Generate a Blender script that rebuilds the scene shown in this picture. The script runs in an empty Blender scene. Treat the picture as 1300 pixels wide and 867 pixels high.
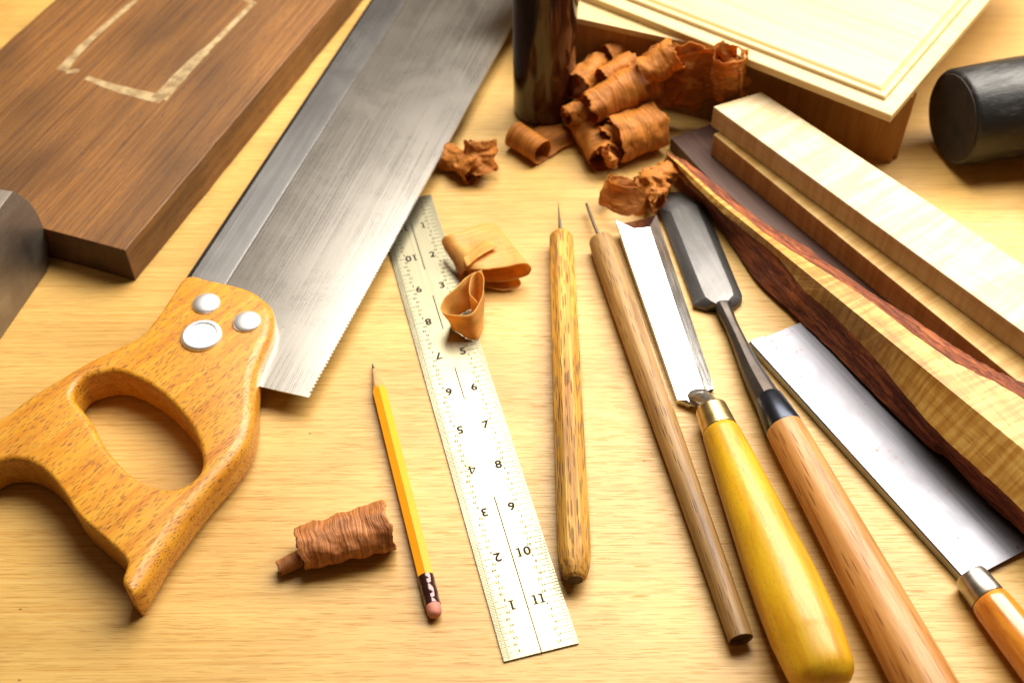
import bpy, bmesh, math, random
from mathutils import Vector, Matrix, noise
random.seed(7)
S = 0.001                                    # everything below is in millimetres
scn = bpy.context.scene
COL = scn.collection

# ------------------------------------------------------------------ camera
PITCH, ROLL, HCAM, FPX = 0.84732144, -0.00781823, 472.1246, 1485.636
fw = Vector((0, math.cos(PITCH), -math.sin(PITCH)))
rt0 = Vector((1, 0, 0)); up0 = rt0.cross(fw)
rt = rt0*math.cos(ROLL) + up0*math.sin(ROLL)
up = -rt0*math.sin(ROLL) + up0*math.cos(ROLL)
camd = bpy.data.cameras.new('camera'); cam = bpy.data.objects.new('camera', camd); COL.objects.link(cam)
cam.matrix_world = Matrix(((rt.x, up.x, -fw.x, 0), (rt.y, up.y, -fw.y, 0), (rt.z, up.z, -fw.z, HCAM*S), (0, 0, 0, 1)))
camd.sensor_width = 36; camd.lens = FPX/1300*36
camd.clip_start = .01; camd.clip_end = 50
camd.dof.use_dof = True; camd.dof.focus_distance = .565; camd.dof.aperture_fstop = 8.0
scn.camera = cam

# ------------------------------------------------------------------ studio light
w = bpy.data.worlds.new('World'); scn.world = w; w.use_nodes = True
bg = w.node_tree.nodes['Background']; bg.inputs[0].default_value = (1.0, .60, .30, 1); bg.inputs[1].default_value = .10
ld = bpy.data.lights.new('softbox', 'AREA'); ld.shape = 'RECTANGLE'; ld.size = 1.28; ld.size_y = .66
ld.energy = 44; ld.color = (1, .935, .82)
lo = bpy.data.objects.new('softbox', ld); COL.objects.link(lo)
lo.location = (.45, .93, .84)
lo.rotation_euler = (math.radians(-12), math.radians(8), 0)
scn.view_settings.view_transform = 'Standard'; scn.view_settings.look = 'None'
scn.view_settings.exposure = 0; scn.view_settings.gamma = 1

# ------------------------------------------------------------------ helpers
def at(px, py, z=0):
    """point of the photograph (1300x867 pixels) brought down to the height z, world mm"""
    d = fw + rt*(px-650)/FPX - up*(py-433.5)/FPX
    return Vector((0, 0, HCAM)) + d*((HCAM-z)/-d.z)

def on_plane(px, py, p, n):
    d = fw + rt*(px-650)/FPX - up*(py-433.5)/FPX
    o = Vector((0, 0, HCAM)); return o + d*((Vector(p)-o).dot(n)/d.dot(n))

class T:
    def __init__(s, name, label, cat, origin, xto=None, group=None, kind=None):
        o = bpy.data.objects.new(name, None); COL.objects.link(o); s.o = o
        o.empty_display_size = .01
        o['label'] = label; o['category'] = cat
        if group: o['group'] = group
        origin = Vector(origin)
        x = (Vector(xto)-origin) if xto is not None else Vector((1, 0, 0))
        x.z = 0; a = math.atan2(x.y, x.x)
        s.M = Matrix.Translation(origin) @ Matrix.Rotation(a, 4, 'Z'); s.I = s.M.inverted()
        o.location = origin*S; o.rotation_euler = (0, 0, a)
    def L(s, v): return s.I @ Vector(v)
    def px(s, x, y, z=0): return s.I @ at(x, y, z)

def mk(name, V, F, mat, parent=None, smooth=False, bevel=0, seg=2, solid=0, sub=0, auto=None, mats=None, fm=None):
    me = bpy.data.meshes.new(name)
    me.from_pydata([tuple(Vector(v)*S) for v in V], [], F); me.validate()
    bm = bmesh.new(); bm.from_mesh(me); bmesh.ops.recalc_face_normals(bm, faces=bm.faces)
    if bevel:
        es = [e for e in bm.edges if len(e.link_faces) == 2 and e.calc_face_angle() > .35]
        bmesh.ops.bevel(bm, geom=es, offset=bevel*S, segments=seg, affect='EDGES', profile=.5, clamp_overlap=True)
    bm.to_mesh(me); bm.free()
    for m in (mats or [mat]): me.materials.append(m)
    if fm:
        for i, k in enumerate(fm):
            if i < len(me.polygons): me.polygons[i].material_index = k
    if smooth:
        me.shade_smooth()
    if auto is not None:
        me.shade_smooth()
        try: me.set_sharp_from_angle(angle=math.radians(auto))
        except Exception: pass
    o = bpy.data.objects.new(name, me); COL.objects.link(o)
    if parent is not None: o.parent = parent.o if isinstance(parent, T) else parent
    if sub:
        m = o.modifiers.new('sub', 'SUBSURF'); m.levels = m.render_levels = sub
    if solid:
        m = o.modifiers.new('solid', 'SOLIDIFY'); m.thickness = solid*S; m.offset = 0
    return o

def prism(poly, z0, z1):
    n = len(poly)
    g0 = z0 if callable(z0) else (lambda p: z0); g1 = z1 if callable(z1) else (lambda p: z1)
    V = [(p[0], p[1], g0(p)) for p in poly] + [(p[0], p[1], g1(p)) for p in poly]
    F = [list(range(n))[::-1], list(range(n, 2*n))] + [[i, (i+1) % n, n+(i+1) % n, n+i] for i in range(n)]
    return V, F

def box(x0, x1, y0, y1, z0, z1): return prism([(x0, y0), (x1, y0), (x1, y1), (x0, y1)], z0, z1)

def join(*parts):
    V = []; F = []
    for v, f in parts:
        k = len(V); V += list(v); F += [[i+k for i in q] for q in f]
    return V, F

def loft(rings, caps=True, closed=True):
    n = len(rings[0]); V = [v for r in rings for v in r]; F = []
    for a in range(len(rings)-1):
        for i in range(n if closed else n-1):
            j = (i+1) % n
            F.append([a*n+i, a*n+j, (a+1)*n+j, (a+1)*n+i])
    if caps: F += [list(range(n))[::-1], list(range((len(rings)-1)*n, len(rings)*n))]
    return V, F

def lathe(p0, p1, prof, n=48, shape=None, caps=True, bend=None):
    """prof: [(distance along axis mm, radius)], axis p0->p1"""
    p0 = Vector(p0); ax = (Vector(p1)-p0).normalized()
    s = ax.cross(Vector((0, 0, 1)))
    if s.length < .01: s = Vector((1, 0, 0))
    s.normalize(); t = s.cross(ax)
    rings = []
    for (d, r) in prof:
        c = p0+ax*d
        if bend: c = c+bend(d)
        ring = []
        for k in range(n):
            a = 2*math.pi*k/n; q = r*(shape(a, d) if shape else 1)
            ring.append(c+s*math.cos(a)*q+t*math.sin(a)*q)
        rings.append(ring)
    return loft(rings, caps)

def dense(prof, step=3.0):
    """Catmull-Rom resampled profile"""
    out = []
    P = [prof[0]]+list(prof)+[prof[-1]]
    for i in range(1, len(P)-2):
        m = max(1, int((P[i+1][0]-P[i][0])/step)+1)
        for k in range(m):
            u = k/m
            out.append(tuple(cr(P[i-1][c], P[i][c], P[i+1][c], P[i+2][c], u) for c in range(2)))
    out.append(prof[-1]); return out

def cr(a, b, c, d, u):
    return .5*((2*b)+(-a+c)*u+(2*a-5*b+4*c-d)*u*u+(-a+3*b-3*c+d)*u**3)

def spline(pts, m=8, closed=False):
    n = len(pts); out = []
    rng = range(n) if closed else range(n-1)
    for i in rng:
        if closed: q = [pts[(i+k) % n] for k in (-1, 0, 1, 2)]
        else: q = [pts[max(0, i-1)], pts[i], pts[i+1], pts[min(n-1, i+2)]]
        for k in range(m):
            u = k/m; out.append([cr(q[0][c], q[1][c], q[2][c], q[3][c], u) for c in range(len(pts[0]))])
    if not closed: out.append(list(pts[-1]))
    return out

def nz(v, f=1.0): return noise.noise(Vector(v)*f)

# ------------------------------------------------------------------ materials
class N:
    def __init__(s, name):
        s.m = bpy.data.materials.new(name); s.m.use_nodes = True; s.t = s.m.node_tree
        s.b = s.t.nodes['Principled BSDF']; s.out = s.t.nodes['Material Output']
    def n(s, typ, **kw):
        q = s.t.nodes.new(typ)
        for k, v in kw.items(): setattr(q, k, v)
        return q
    def l(s, a, b): s.t.links.new(a, b)
    def coord(s, scale, rot=(0, 0, 0), loc=(0, 0, 0), src=None):
        if src is None:
            c = s.n('ShaderNodeTexCoord'); src = c.outputs['Object']
        r = s.n('ShaderNodeMapping'); r.vector_type = 'POINT'
        r.inputs['Rotation'].default_value = rot; s.l(src, r.inputs[0])
        m = s.n('ShaderNodeMapping'); m.inputs['Scale'].default_value = scale; m.inputs['Location'].default_value = loc
        s.l(r.outputs[0], m.inputs[0]); return m.outputs[0]
    def noise(s, vec, sc=1, det=4, rough=.55, dist=0):
        q = s.n('ShaderNodeTexNoise'); q.inputs['Scale'].default_value = sc; q.inputs['Detail'].default_value = det
        q.inputs['Roughness'].default_value = rough; q.inputs['Distortion'].default_value = dist
        s.l(vec, q.inputs['Vector']); return q.outputs['Fac']
    def ramp(s, fac, stops):
        q = s.n('ShaderNodeValToRGB'); e = q.color_ramp.elements
        while len(e) > 1: e.remove(e[-1])
        for i, (p, c) in enumerate(stops):
            if not hasattr(c, '__len__'): c = (c, c, c)
            if i == 0: e[0].position = p; e[0].color = (*c, 1)
            else: x = e.new(p); x.color = (*c, 1)
        s.l(fac, q.inputs[0]); return q.outputs[0]
    def mix(s, fac, a, b, mode='MIX'):
        q = s.n('ShaderNodeMix', data_type='RGBA', blend_type=mode)
        for v, i in ((fac, 0), (a, 6), (b, 7)):
            if hasattr(v, 'links') or hasattr(v, 'is_linked'): s.l(v, q.inputs[i])
            elif i == 0: q.inputs[0].default_value = v
            else: q.inputs[i].default_value = (*v, 1)
        return q.outputs[2]
    def math(s, op, a, b=0.0, clamp=False):
        q = s.n('ShaderNodeMath', operation=op, use_clamp=clamp)
        for v, i in ((a, 0), (b, 1)):
            if hasattr(v, 'is_linked'): s.l(v, q.inputs[i])
            else: q.inputs[i].default_value = v
        return q.outputs[0]
    def bump(s, h, strength=.3, dist=.0005, prev=None):
        q = s.n('ShaderNodeBump'); q.inputs['Strength'].default_value = strength; q.inputs['Distance'].default_value = dist
        s.l(h, q.inputs['Height'])
        if prev is not None: s.l(prev, q.inputs['Normal'])
        return q.outputs[0]
    def set(s, **kw):
        for k, v in kw.items():
            i = s.b.inputs[k.replace('_', ' ')]
            if hasattr(v, 'is_linked'): s.l(v, i)
            elif hasattr(v, '__len__'): i.default_value = (*v, 1)
            else: i.default_value = v
        return s.m

def wood(name, light, mid, dark, rot=0, streak=(14, 420), fine=(60, 2600), pores=None, porecol=None, porew=.5, rough=.45,
         coat=0.0, figure=None, bump=.25, blotch=.35, contrast=1.0, spec=.5, roty=0):
    light, mid, dark = [tuple(.76*x**1.12 for x in c_) for c_ in (light, mid, dark)]
    s = N(name); R = (0, roty, -rot)
    a = s.noise(s.coord((streak[0], streak[1], streak[1]), R), 1, 5, .6, .3)
    b = s.noise(s.coord((fine[0], fine[1], fine[1]), R), 1, 3, .6)
    c = s.noise(s.coord((9, 22, 22), R), 1, 2, .5)
    lo_, hi_ = .5-.18/contrast, .5+.18/contrast
    col = s.ramp(a, [(lo_, dark), (.5, mid), (hi_, light)])
    bl = s.ramp(c, [(.35, 1-blotch*.5), (.65, 1.0+blotch*.15)])
    col = s.mix(1.0, col, bl, 'MULTIPLY')
    fr = s.ramp(b, [(.33, .72), (.5, 1.0)])
    col = s.mix(.6, col, fr, 'MULTIPLY')
    hgt = b
    if figure:
        f = s.noise(s.coord((figure[0], figure[0]*.10, figure[0]*.10), R), 1, 2, .5, .4)
        fc = s.ramp(f, [(.40, figure[1]), (.60, (1, 1, 1))])
        col = s.mix(1.0, col, fc, 'MULTIPLY')
    if pores:
        v = s.n('ShaderNodeTexVoronoi'); s.l(s.coord((pores[0], pores[1], pores[1]*.6), R), v.inputs['Vector'])
        v.inputs['Scale'].default_value = 1
        p = s.ramp(v.outputs['Distance'], [(pores[2]*.6, 1.0), (pores[2], 0.0)])
        msk = s.ramp(s.noise(s.coord((40, 90, 90), R), 1, 2), [(.3, .6), (.5, 1.0)])
        p = s.math('MULTIPLY', p, msk)
        pf = s.math('MULTIPLY', p, porew)
        col = s.mix(pf, col, porecol or dark)
        hgt = s.math('SUBTRACT', b, p)
    nb = s.bump(hgt, bump, .00025)
    rr = s.ramp(b, [(.3, rough+.12), (.7, max(.05, rough-.05))])
    s.set(Base_Color=col, Roughness=rr, Normal=nb, Specular_IOR_Level=spec)
    if coat:
        s.set(Coat_Weight=coat, Coat_Roughness=.16)
    return s.m

def steel(name, col, rough=.3, axis=(8, 900), stain=.2, stcol=(.25, .2, .15), metal=1.0, bump=.06, rust=0.0, rot=0):
    s = N(name); R = (0, 0, -rot)
    a = s.noise(s.coord((axis[0], axis[1], axis[1]), R), 1, 4, .65)
    c = s.noise(s.coord((22, 26, 26), R), 1, 5, .62, .5)
    base = s.ramp(a, [(.3, tuple(x*.80 for x in col)), (.7, tuple(min(1, x*1.08) for x in col))])
    st = s.ramp(c, [(.36, 1.0), (.62, 0.0)])
    base = s.mix(s.math('MULTIPLY', st, stain), base, stcol)
    rg = s.math('ADD', s.math('MULTIPLY', a, .14), rough-.07)
    rg = s.math('ADD', rg, s.math('MULTIPLY', st, stain*.35))
    if rust:
        r = s.noise(s.coord((330, 330, 330)), 1, 3, .6); r2 = s.noise(s.coord((35, 60, 60)), 1, 2)
        rr = s.math('MULTIPLY', s.ramp(r, [(.60, 0.0), (.68, 1.0)]), s.ramp(r2, [(.52, 0.0), (.62, 1.0)]))
        base = s.mix(s.math('MULTIPLY', rr, rust), base, (.16, .06, .03))
    nb = s.bump(a, bump, .0002)
    return s.set(Base_Color=base, Metallic=metal, Roughness=rg, Normal=nb)

def plain(name, col, rough=.5, metal=0, coat=0, bumpy=0, bscale=600, var=.15, spec=.5):
    s = N(name)
    a = s.noise(s.coord((bscale*.2,)*3), 1, 4, .6); b = s.noise(s.coord((bscale,)*3), 1, 3)
    c = s.ramp(a, [(.3, tuple(x*(1-var) for x in col)), (.7, tuple(min(1, x*(1+var)) for x in col))])
    s.set(Base_Color=c, Roughness=rough, Metallic=metal, Coat_Weight=coat, Specular_IOR_Level=spec)
    if bumpy: s.set(Normal=s.bump(b, bumpy, .0004))
    return s.m

def shaving(name, light, dark, ridge=.6, transl=.25, rough=.5):
    """UV: x round the curl (along the grain), y along the curl axis"""
    s = N(name)
    tc = s.n('ShaderNodeTexCoord')
    v = s.coord((3.0, 46, 1), src=tc.outputs['UV'])
    a = s.noise(v, 1, 4, .65, .6)
    b = s.noise(s.coord((130, 130, 130)), 1, 4, .6)
    col = s.ramp(a, [(.34, dark), (.50, tuple((x+y)/2 for x, y in zip(light, dark))), (.64, light)])
    col = s.mix(.5, col, s.ramp(b, [(.3, .55), (.6, 1.0)]), 'MULTIPLY')
    h = s.math('ADD', s.math('MULTIPLY', a, 1.0), s.math('MULTIPLY', b, .5))
    nb = s.bump(h, ridge, .0008)
    s.set(Base_Color=col, Roughness=rough, Normal=nb, Specular_IOR_Level=.35)
    tr = s.n('ShaderNodeBsdfTranslucent'); s.l(col, tr.inputs[0]); mx = s.n('ShaderNodeMixShader'); mx.inputs[0].default_value = transl
    s.l(s.b.outputs[0], mx.inputs[1]); s.l(tr.outputs[0], mx.inputs[2]); s.l(mx.outputs[0], s.out.inputs[0])
    return s.m

M_table = wood('pale_plywood', (.88, .60, .215), (.82, .535, .17), (.70, .40, .10), streak=(12, 760), fine=(30, 3000), rough=.40,
               pores=(60, 2000, .30), porecol=(.28, .11, .02), porew=.55, blotch=.20, bump=.35, spec=.50)
M_beech = wood('beech', (.90, .475, .052), (.84, .40, .036), (.72, .29, .022), rot=math.radians(-22), streak=(20, 260), fine=(60, 1800),
               pores=(180, 1650, .34), porecol=(.12, .03, .004), porew=1.0, rough=.40, coat=.12, blotch=.25, bump=.35)
M_walnut = wood('brown_hardwood', (.37, .175, .048), (.29, .13, .032), (.18, .075, .017), streak=(10, 420), fine=(70, 1500),
                pores=(90, 900, .30), porecol=(.05, .018, .006), porew=.6, rough=.55, blotch=.9, bump=.45)
M_yellow = wood('boxwood', (.96, .62, .022), (.92, .54, .016), (.82, .40, .010), streak=(30, 300), fine=(120, 2400), rough=.40,
                coat=.15, pores=(260, 1300, .30), porecol=(.42, .20, .02), porew=.6, blotch=.8, bump=.15)
M_oak = wood('red_oak', (.80, .44, .16), (.70, .34, .095), (.48, .18, .04), streak=(9, 230), fine=(40, 1500), rough=.42,
             pores=(45, 700, .30), porecol=(.20, .06, .015), porew=.75, blotch=.5, bump=.3)
M_dowel = wood('old_dowel', (.56, .34, .12), (.46, .26, .08), (.28, .14, .04), streak=(14, 380), fine=(50, 1800), rough=.5,
               pores=(60, 800, .3), porecol=(.08, .03, .01), porew=.7, blotch=.7, bump=.4)
M_bamboo = wood('worn_yellow_wood', (.90, .53, .10), (.78, .41, .060), (.46, .20, .03), streak=(16, 620), fine=(60, 2000), rough=.55,
                pores=(70, 1000, .42), porecol=(.08, .028, .008), porew=.75, blotch=.8, bump=1.0, contrast=1.25)
M_orange = wood('orange_wood', (.86, .40, .06), (.76, .30, .035), (.50, .15, .015), streak=(12, 180), fine=(60, 1800), rough=.22, coat=.6, blotch=.5, bump=.1)
M_pwood = wood('cedar', (.80, .50, .24), (.72, .42, .18), (.6, .33, .12), rough=.6)
M_maple = wood('curly_maple', (.88, .74, .52), (.84, .69, .46), (.78, .60, .36), streak=(10, 150), fine=(40, 1500), rough=.45,
               contrast=.6, figure=(210, (.86, .78, .66)), blotch=.2, bump=.15)
M_maple2 = wood('amber_maple', (.84, .60, .24), (.76, .50, .17), (.64, .38, .11), streak=(10, 170), fine=(40, 1500), rough=.45,
                contrast=.6, figure=(210, (.82, .72, .52)), blotch=.25, bump=.15)
M_figured = wood('figured_core', (.84, .56, .17), (.74, .45, .11), (.60, .31, .06), streak=(9, 170), fine=(40, 1500), rough=.45,
                 figure=(330, (.74, .60, .40)), pores=(60, 500, .22), porecol=(.4, .2, .05), porew=.4, blotch=.4, bump=.2)
M_purple = wood('purple_brown_wood', (.17, .075, .045), (.13, .055, .034), (.09, .036, .022), rough=.5, blotch=.3)
M_boxw = wood('brown_box_wood', (.60, .31, .085), (.50, .24, .06), (.38, .165, .04), roty=math.pi/2, streak=(8, 130), fine=(40, 1300), rough=.42, blotch=.5)
M_lid = wood('pale_panel_wood', (.87, .67, .36), (.84, .63, .31), (.78, .55, .24), streak=(7, 120), fine=(30, 1400), rough=.4, blotch=.15, bump=.1)
M_sawsteel = steel('brushed_saw_steel', (.52, .49, .455), .27, (5, 1600), .10, (.32, .29, .24), rust=.25, bump=.015)
M_spine = steel('spine_steel', (.22, .215, .215), .30, (5, 1400), .15, (.2, .17, .15), bump=.015)
M_brightsteel = steel('bright_steel', (.34, .36, .41), .34, (8, 900), .10, (.5, .5, .52), rust=.0)
M_gentsteel = steel('white_steel', (.20, .20, .23), .38, (9, 800), .35, (.16, .16, .18), rust=1.0, metal=.9)
M_chisel = steel('chisel_steel', (.80, .80, .80), .16, (10, 900), .12, (.5, .48, .46))
M_darksteel = steel('dark_forged_steel', (.15, .145, .145), .40, (30, 300), .4, (.06, .055, .05), metal=.85, bump=.25)
M_neck = steel('dark_neck_steel', (.11, .095, .085), .34, (120, 260), .5, (.06, .04, .03), metal=.9, bump=.5)
M_bluefer = steel('blued_steel', (.035, .045, .065), .26, (200, 200), .3, (.06, .04, .035), metal=.9)
M_brass = steel('brass', (.72, .56, .26), .26, (600, 20), .25, (.42, .28, .10))
M_nickel = steel('nickel', (.42, .40, .36), .32, (400, 40), .2, (.4, .36, .3))
M_needle = steel('needle_steel', (.28, .24, .20), .35, (60, 300), .5, (.12, .07, .04))
M_plane = steel('grey_plane_steel', (.30, .275, .25), .40, (30, 160), .6, (.20, .15, .11), bump=.12)
M_rivet = plain('rivet_alloy', (.88, .88, .90), .50, 1.0, var=.06, bumpy=.05)
M_ruler = steel('satin_ruler_steel', (.29, .265, .18), .34, (6, 900), .22, (.22, .19, .10), bump=.03, metal=.8)
M_ink = plain('black_engraving', (.030, .022, .015), .75, spec=.15)
M_ink2 = plain('olive_engraving', (.09, .075, .02), .75, spec=.15)
M_rubber = plain('black_rubber', (.018, .018, .019), .42, bumpy=.35, bscale=300, var=.4)
M_face = plain('worn_rubber_face', (.020, .012, .007), .75, bumpy=.5, bscale=250, var=.8)
M_pencil = plain('orange_paint', (.88, .36, .012), .28, coat=.5, var=.04)
M_lead = plain('graphite', (.03, .03, .033), .35, metal=.3)
M_pferr = plain('dark_maroon_ferrule', (.050, .016, .016), .16, metal=.5, coat=.6, bumpy=.15)
M_eraser = plain('pink_eraser', (.58, .22, .16), .7, bumpy=.4, var=.25)
M_endgrain_shade = plain('dark_end_grain_and_shade', (.06, .024, .010), .6, bumpy=.5, var=.5)
M_shave = shaving('red_brown_shaving', (.86, .36, .062), (.44, .13, .018), .6, .40)
M_shaverough = shaving('coarse_brown_shaving', (.66, .27, .085), (.24, .065, .018), .9, .08)
M_pale = shaving('amber_shaving', (.92, .59, .18), (.84, .44, .10), .10, .46, .40)

def chalky():
    s = N('chalk'); b = s.noise(s.coord((120, 120, 120)), 1, 3, .5)
    s.set(Base_Color=(.56, .42, .22), Roughness=.9, Alpha=s.ramp(b, [(.30, .15), (.60, .70)])); return s.m
M_chalk = chalky()

def rubbery():
    s = N('black_rubber_scuffed'); a = s.noise(s.coord((14, 60, 60)), 1, 6, .7, .8); b = s.noise(s.coord((300, 300, 300)), 1, 3); c = s.noise(s.coord((60, 200, 200)), 1, 4, .7)
    sc = s.math('MULTIPLY', s.ramp(a, [(.50, 0.0), (.60, 1.0)]), s.ramp(c, [(.45, 0.0), (.6, 1.0)]))
    s.set(Base_Color=s.mix(sc, (.010, .010, .011), (.05, .047, .047)), Roughness=s.math('ADD', s.math('MULTIPLY', sc, .3), .40), Normal=s.bump(s.math('ADD', a, s.math('MULTIPLY', b, .3)), .6, .0008)); return s.m
M_rubber2 = rubbery()
def barky(name, c1, c2):
    s = N(name); a = s.noise(s.coord((45, 330, 330)), 1, 5, .7, .6); b = s.noise(s.coord((90, 160, 160)), 1, 3)
    col = s.ramp(a, [(.32, tuple(x*.25 for x in c2)), (.48, c2), (.66, c1)])
    s.set(Base_Color=col, Roughness=.7, Normal=s.bump(s.math('ADD', a, b), .9, .0015), Specular_IOR_Level=.3); return s.m
M_bark = barky('red_bark', (.40, .115, .035), (.16, .04, .016))

def varnishy():
    s = N('dark_brown_glass'); a = s.noise(s.coord((60, 60, 14)), 1, 3, .6, .8)
    s.set(Base_Color=s.ramp(a, [(.4, (.014, .004, .002)), (.65, (.075, .020, .007))]), Roughness=.14, Coat_Weight=.25, Coat_Roughness=.05, Specular_IOR_Level=.4); return s.m
M_glass = varnishy()
M_glass2 = plain('amber_glass', (.16, .04, .012), .12, coat=.6, var=.4, bscale=80)

# ------------------------------------------------------------------ tabletop
V, F = box(-1300, 1300, -300, 1900, -30, 0)
tb = mk('tabletop', V, F, M_table); tb['kind'] = 'structure'

_t = M_table.node_tree; _b = _t.nodes['Principled BSDF']; _q = N.__new__(N); _q.m = M_table; _q.t = _t; _q.b = _b
_src = _b.inputs['Base Color'].links[0].from_socket
_v = _t.nodes.new('ShaderNodeTexVoronoi'); _v.inputs['Scale'].default_value = 1; _q.l(_q.coord((38, 60, 60), loc=(3, 7, 0)), _v.inputs['Vector'])
_sp = _q.ramp(_v.outputs['Distance'], [(.018, .8), (.034, 0.0)])
_w = _q.noise(_q.coord((5, 11, 11)), 1, 3, .6); _c1 = _q.mix(1.0, _src, _q.ramp(_w, [(.36, (.90, .84, .76)), (.6, (1, 1, 1))]), 'MULTIPLY')
_q.l(_q.mix(_sp, _c1, (.10, .035, .01)), _b.inputs['Base Color'])

# ------------------------------------------------------------------ box and moulded panel
bc = Vector((236, 562, 0)); bd = Vector((-math.cos(math.radians(22.2)), math.sin(math.radians(22.2)), 0))
t = T('wooden_box', 'low brown wooden box under the pale moulded panel at the top', 'box', bc, bc+bd)   # x runs left, y runs towards viewer
V, F = box(0, 228, 0.4, -5, 0, 50); mk('wall', V, F, M_boxw, t, bevel=.6)
V, F = box(-2.6, 12, -5.2, -230, 0, 50); mk('wall', V, F, M_boxw, t, bevel=.6)
V, F = box(216, 227, -13.2, -230, 0, 50); mk('wall', V, F, M_boxw, t, bevel=.6)
V, F = box(0, 228, -230.2, -243, 0, 50); mk('wall', V, F, M_boxw, t, bevel=.6)
V, F = box(-1, 229, 1, -244, 50.1, 54.5); mk('top', V, F, M_lid, t, bevel=.5)  # paler than the walls: light falling on the top is put into its colour
lc = Vector((215.9, 532.5, 0))
t = T('moulded_panel', 'pale panel with stepped moulded edges lying on the brown box', 'panel', lc+Vector((0, 0, 54.6)), lc+Vector((-.8, .6, 54.6)))
rings = []
for d, z in [(0, 0), (0, 4.2), (.5, 4.8), (8.5, 5.6), (9, 5.9), (9.1, 7.4), (9.8, 8.2), (11.2, 8.5), (12, 8.3), (12.6, 7.6), (13.2, 7.6), (14.2, 8.8), (16, 9.8), (17, 10.0)]:
    rings.append([(d, -d, z), (300-d, -d, z), (300-d, -270+d, z), (d, -270+d, z)])
V, F = loft(rings); mk('panel', V, F, M_lid, t, auto=25)

# ------------------------------------------------------------------ bottle
jc = at(690, 140, 0)
t = T('varnish_bottle', 'dark brown glass bottle standing behind the red shavings', 'bottle', jc)
pr = dense([(0, 17), (1.2, 19), (4, 19.6), (60, 19.8), (100, 20), (112, 19.6)])
V, F = lathe((0, 0, 0), (0, 0, 1), pr, 64, caps=True); mk('body', V, F, M_glass, t, auto=50)
V, F = lathe((0, 0, 0), (0, 0, 1), [(112.2, 19.9), (113.5, 20.2), (140, 19.8), (152, 14), (158, 10), (170, 10), (170.2, 0.5)], 64); mk('shoulder', V, F, M_glass2, t, auto=50)
V, F = lathe((0, 0, 0), (0, 0, 1), [(170.3, 11), (171, 12), (186, 12), (187, 11)], 40); mk('cap', V, F, M_rubber, t, auto=40)

# ------------------------------------------------------------------ rubber mallet
mc = at(1208, 152, 29); mc.z = 0
t = T('rubber_mallet', 'black rubber mallet lying at the upper right beyond the pale batten', 'mallet', mc, mc+Vector((1, .231, 0)))
R = 29
pr = [(0, .5), (.3, 12), (.3, 24), (.7, 27.2), (1.6, 28.2), (3.2, R), (40, R+1.3), (80, R+1.3), (108, R), (113, 27.5), (115, 24), (115.2, .5)]
V, F = lathe((0, 0, R+1.2), (1, 0, R+1.2), pr, 72, shape=lambda a, d: 1+.006*math.sin(3*a+d*.05)); mk('head', V, F, M_rubber2, t, auto=45)
V, F = lathe((0, 0, R+1.2), (-1, 0, R+1.2), [(-.2, 26.4), (.35, 26.2), (.55, 24), (.4, 10), (.35, .4)], 64); mk('striking_face', V, F, M_face, t, auto=40)
V, F = lathe((57, -28, R), (57, -330, 13), dense([(0, 11), (60, 12), (250, 13.5), (300, 12), (305, 8)], 10), 32); mk('handle', V, F, M_orange, t, auto=40)

# ------------------------------------------------------------------ brown plank
Z = 24
p0 = at(158, 318, Z); p1 = at(426, 0, Z)
o = Vector((p0.x, p0.y, 0))
t = T('brown_plank', 'thick rough brown plank with a chalked rectangle on its top', 'plank', o, Vector((p1.x, p1.y, 0)))
e1 = t.px(58, 291, Z); f1 = t.px(0, 62, Z); f2 = t.px(70, 0, Z)
edge_y = (f1.y+f2.y)/2
sx = e1.x/e1.y
nn = 60; poly = []
for i in range(nn+1): poly.append((0+380*i/nn, .5*nz((i*.35, 0, 3)) - .3))
poly += [(380, edge_y)]
for i in range(nn+1): poly.append((380-(380-sx*edge_y)*i/nn, edge_y+.6*nz((i*.4, 7, 3))))
V, F = prism(poly, 0.2, Z)
pk = mk('plank', V, F, M_walnut, t, bevel=.7, seg=2, mats=[M_walnut, M_endgrain_shade])
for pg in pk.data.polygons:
    if pg.normal.x < -.8: pg.material_index = 1  # unlit front end coloured darker: shade painted in along with the end grain
# chalk marks
def stroke(pts, wd):
    P = [t.px(x, y, Z) for x, y in pts]; P = spline([tuple(p[:2]) for p in P], 10)
    L_, R_ = [], []
    for i, p in enumerate(P):
        a = Vector(P[max(0, i-1)]); b = Vector(P[min(len(P)-1, i+1)]); d = (b-a).normalized(); n_ = Vector((-d.y, d.x))
        u = i/(len(P)-1); wv = wd(u)*(1+.2*nz((i*.5, wd(0), 0)))
        L_.append((*(Vector(p)+n_*wv/2), Z+.12)); R_.append((*(Vector(p)-n_*wv/2), Z+.12))
    return loft([L_, R_], caps=False, closed=False)
parts = [stroke([(78, 90), (110, 55), (175, -2)], lambda u: 7.5-4*u), stroke([(84, 92), (101, 90)], lambda u: 4),
         stroke([(110, 99), (150, 113), (207, 127)], lambda u: 4+5*u), stroke([(202, 126), (240, 85), (285, 42), (322, 4)], lambda u: 11-8*u if u < .5 else 6-2.5*u),
         stroke([(324, 6), (312, -2), (300, -30)], lambda u: 3.5)]
V, F = join(*parts); mk('chalk_marks', V, F, M_chalk, t)

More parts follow.
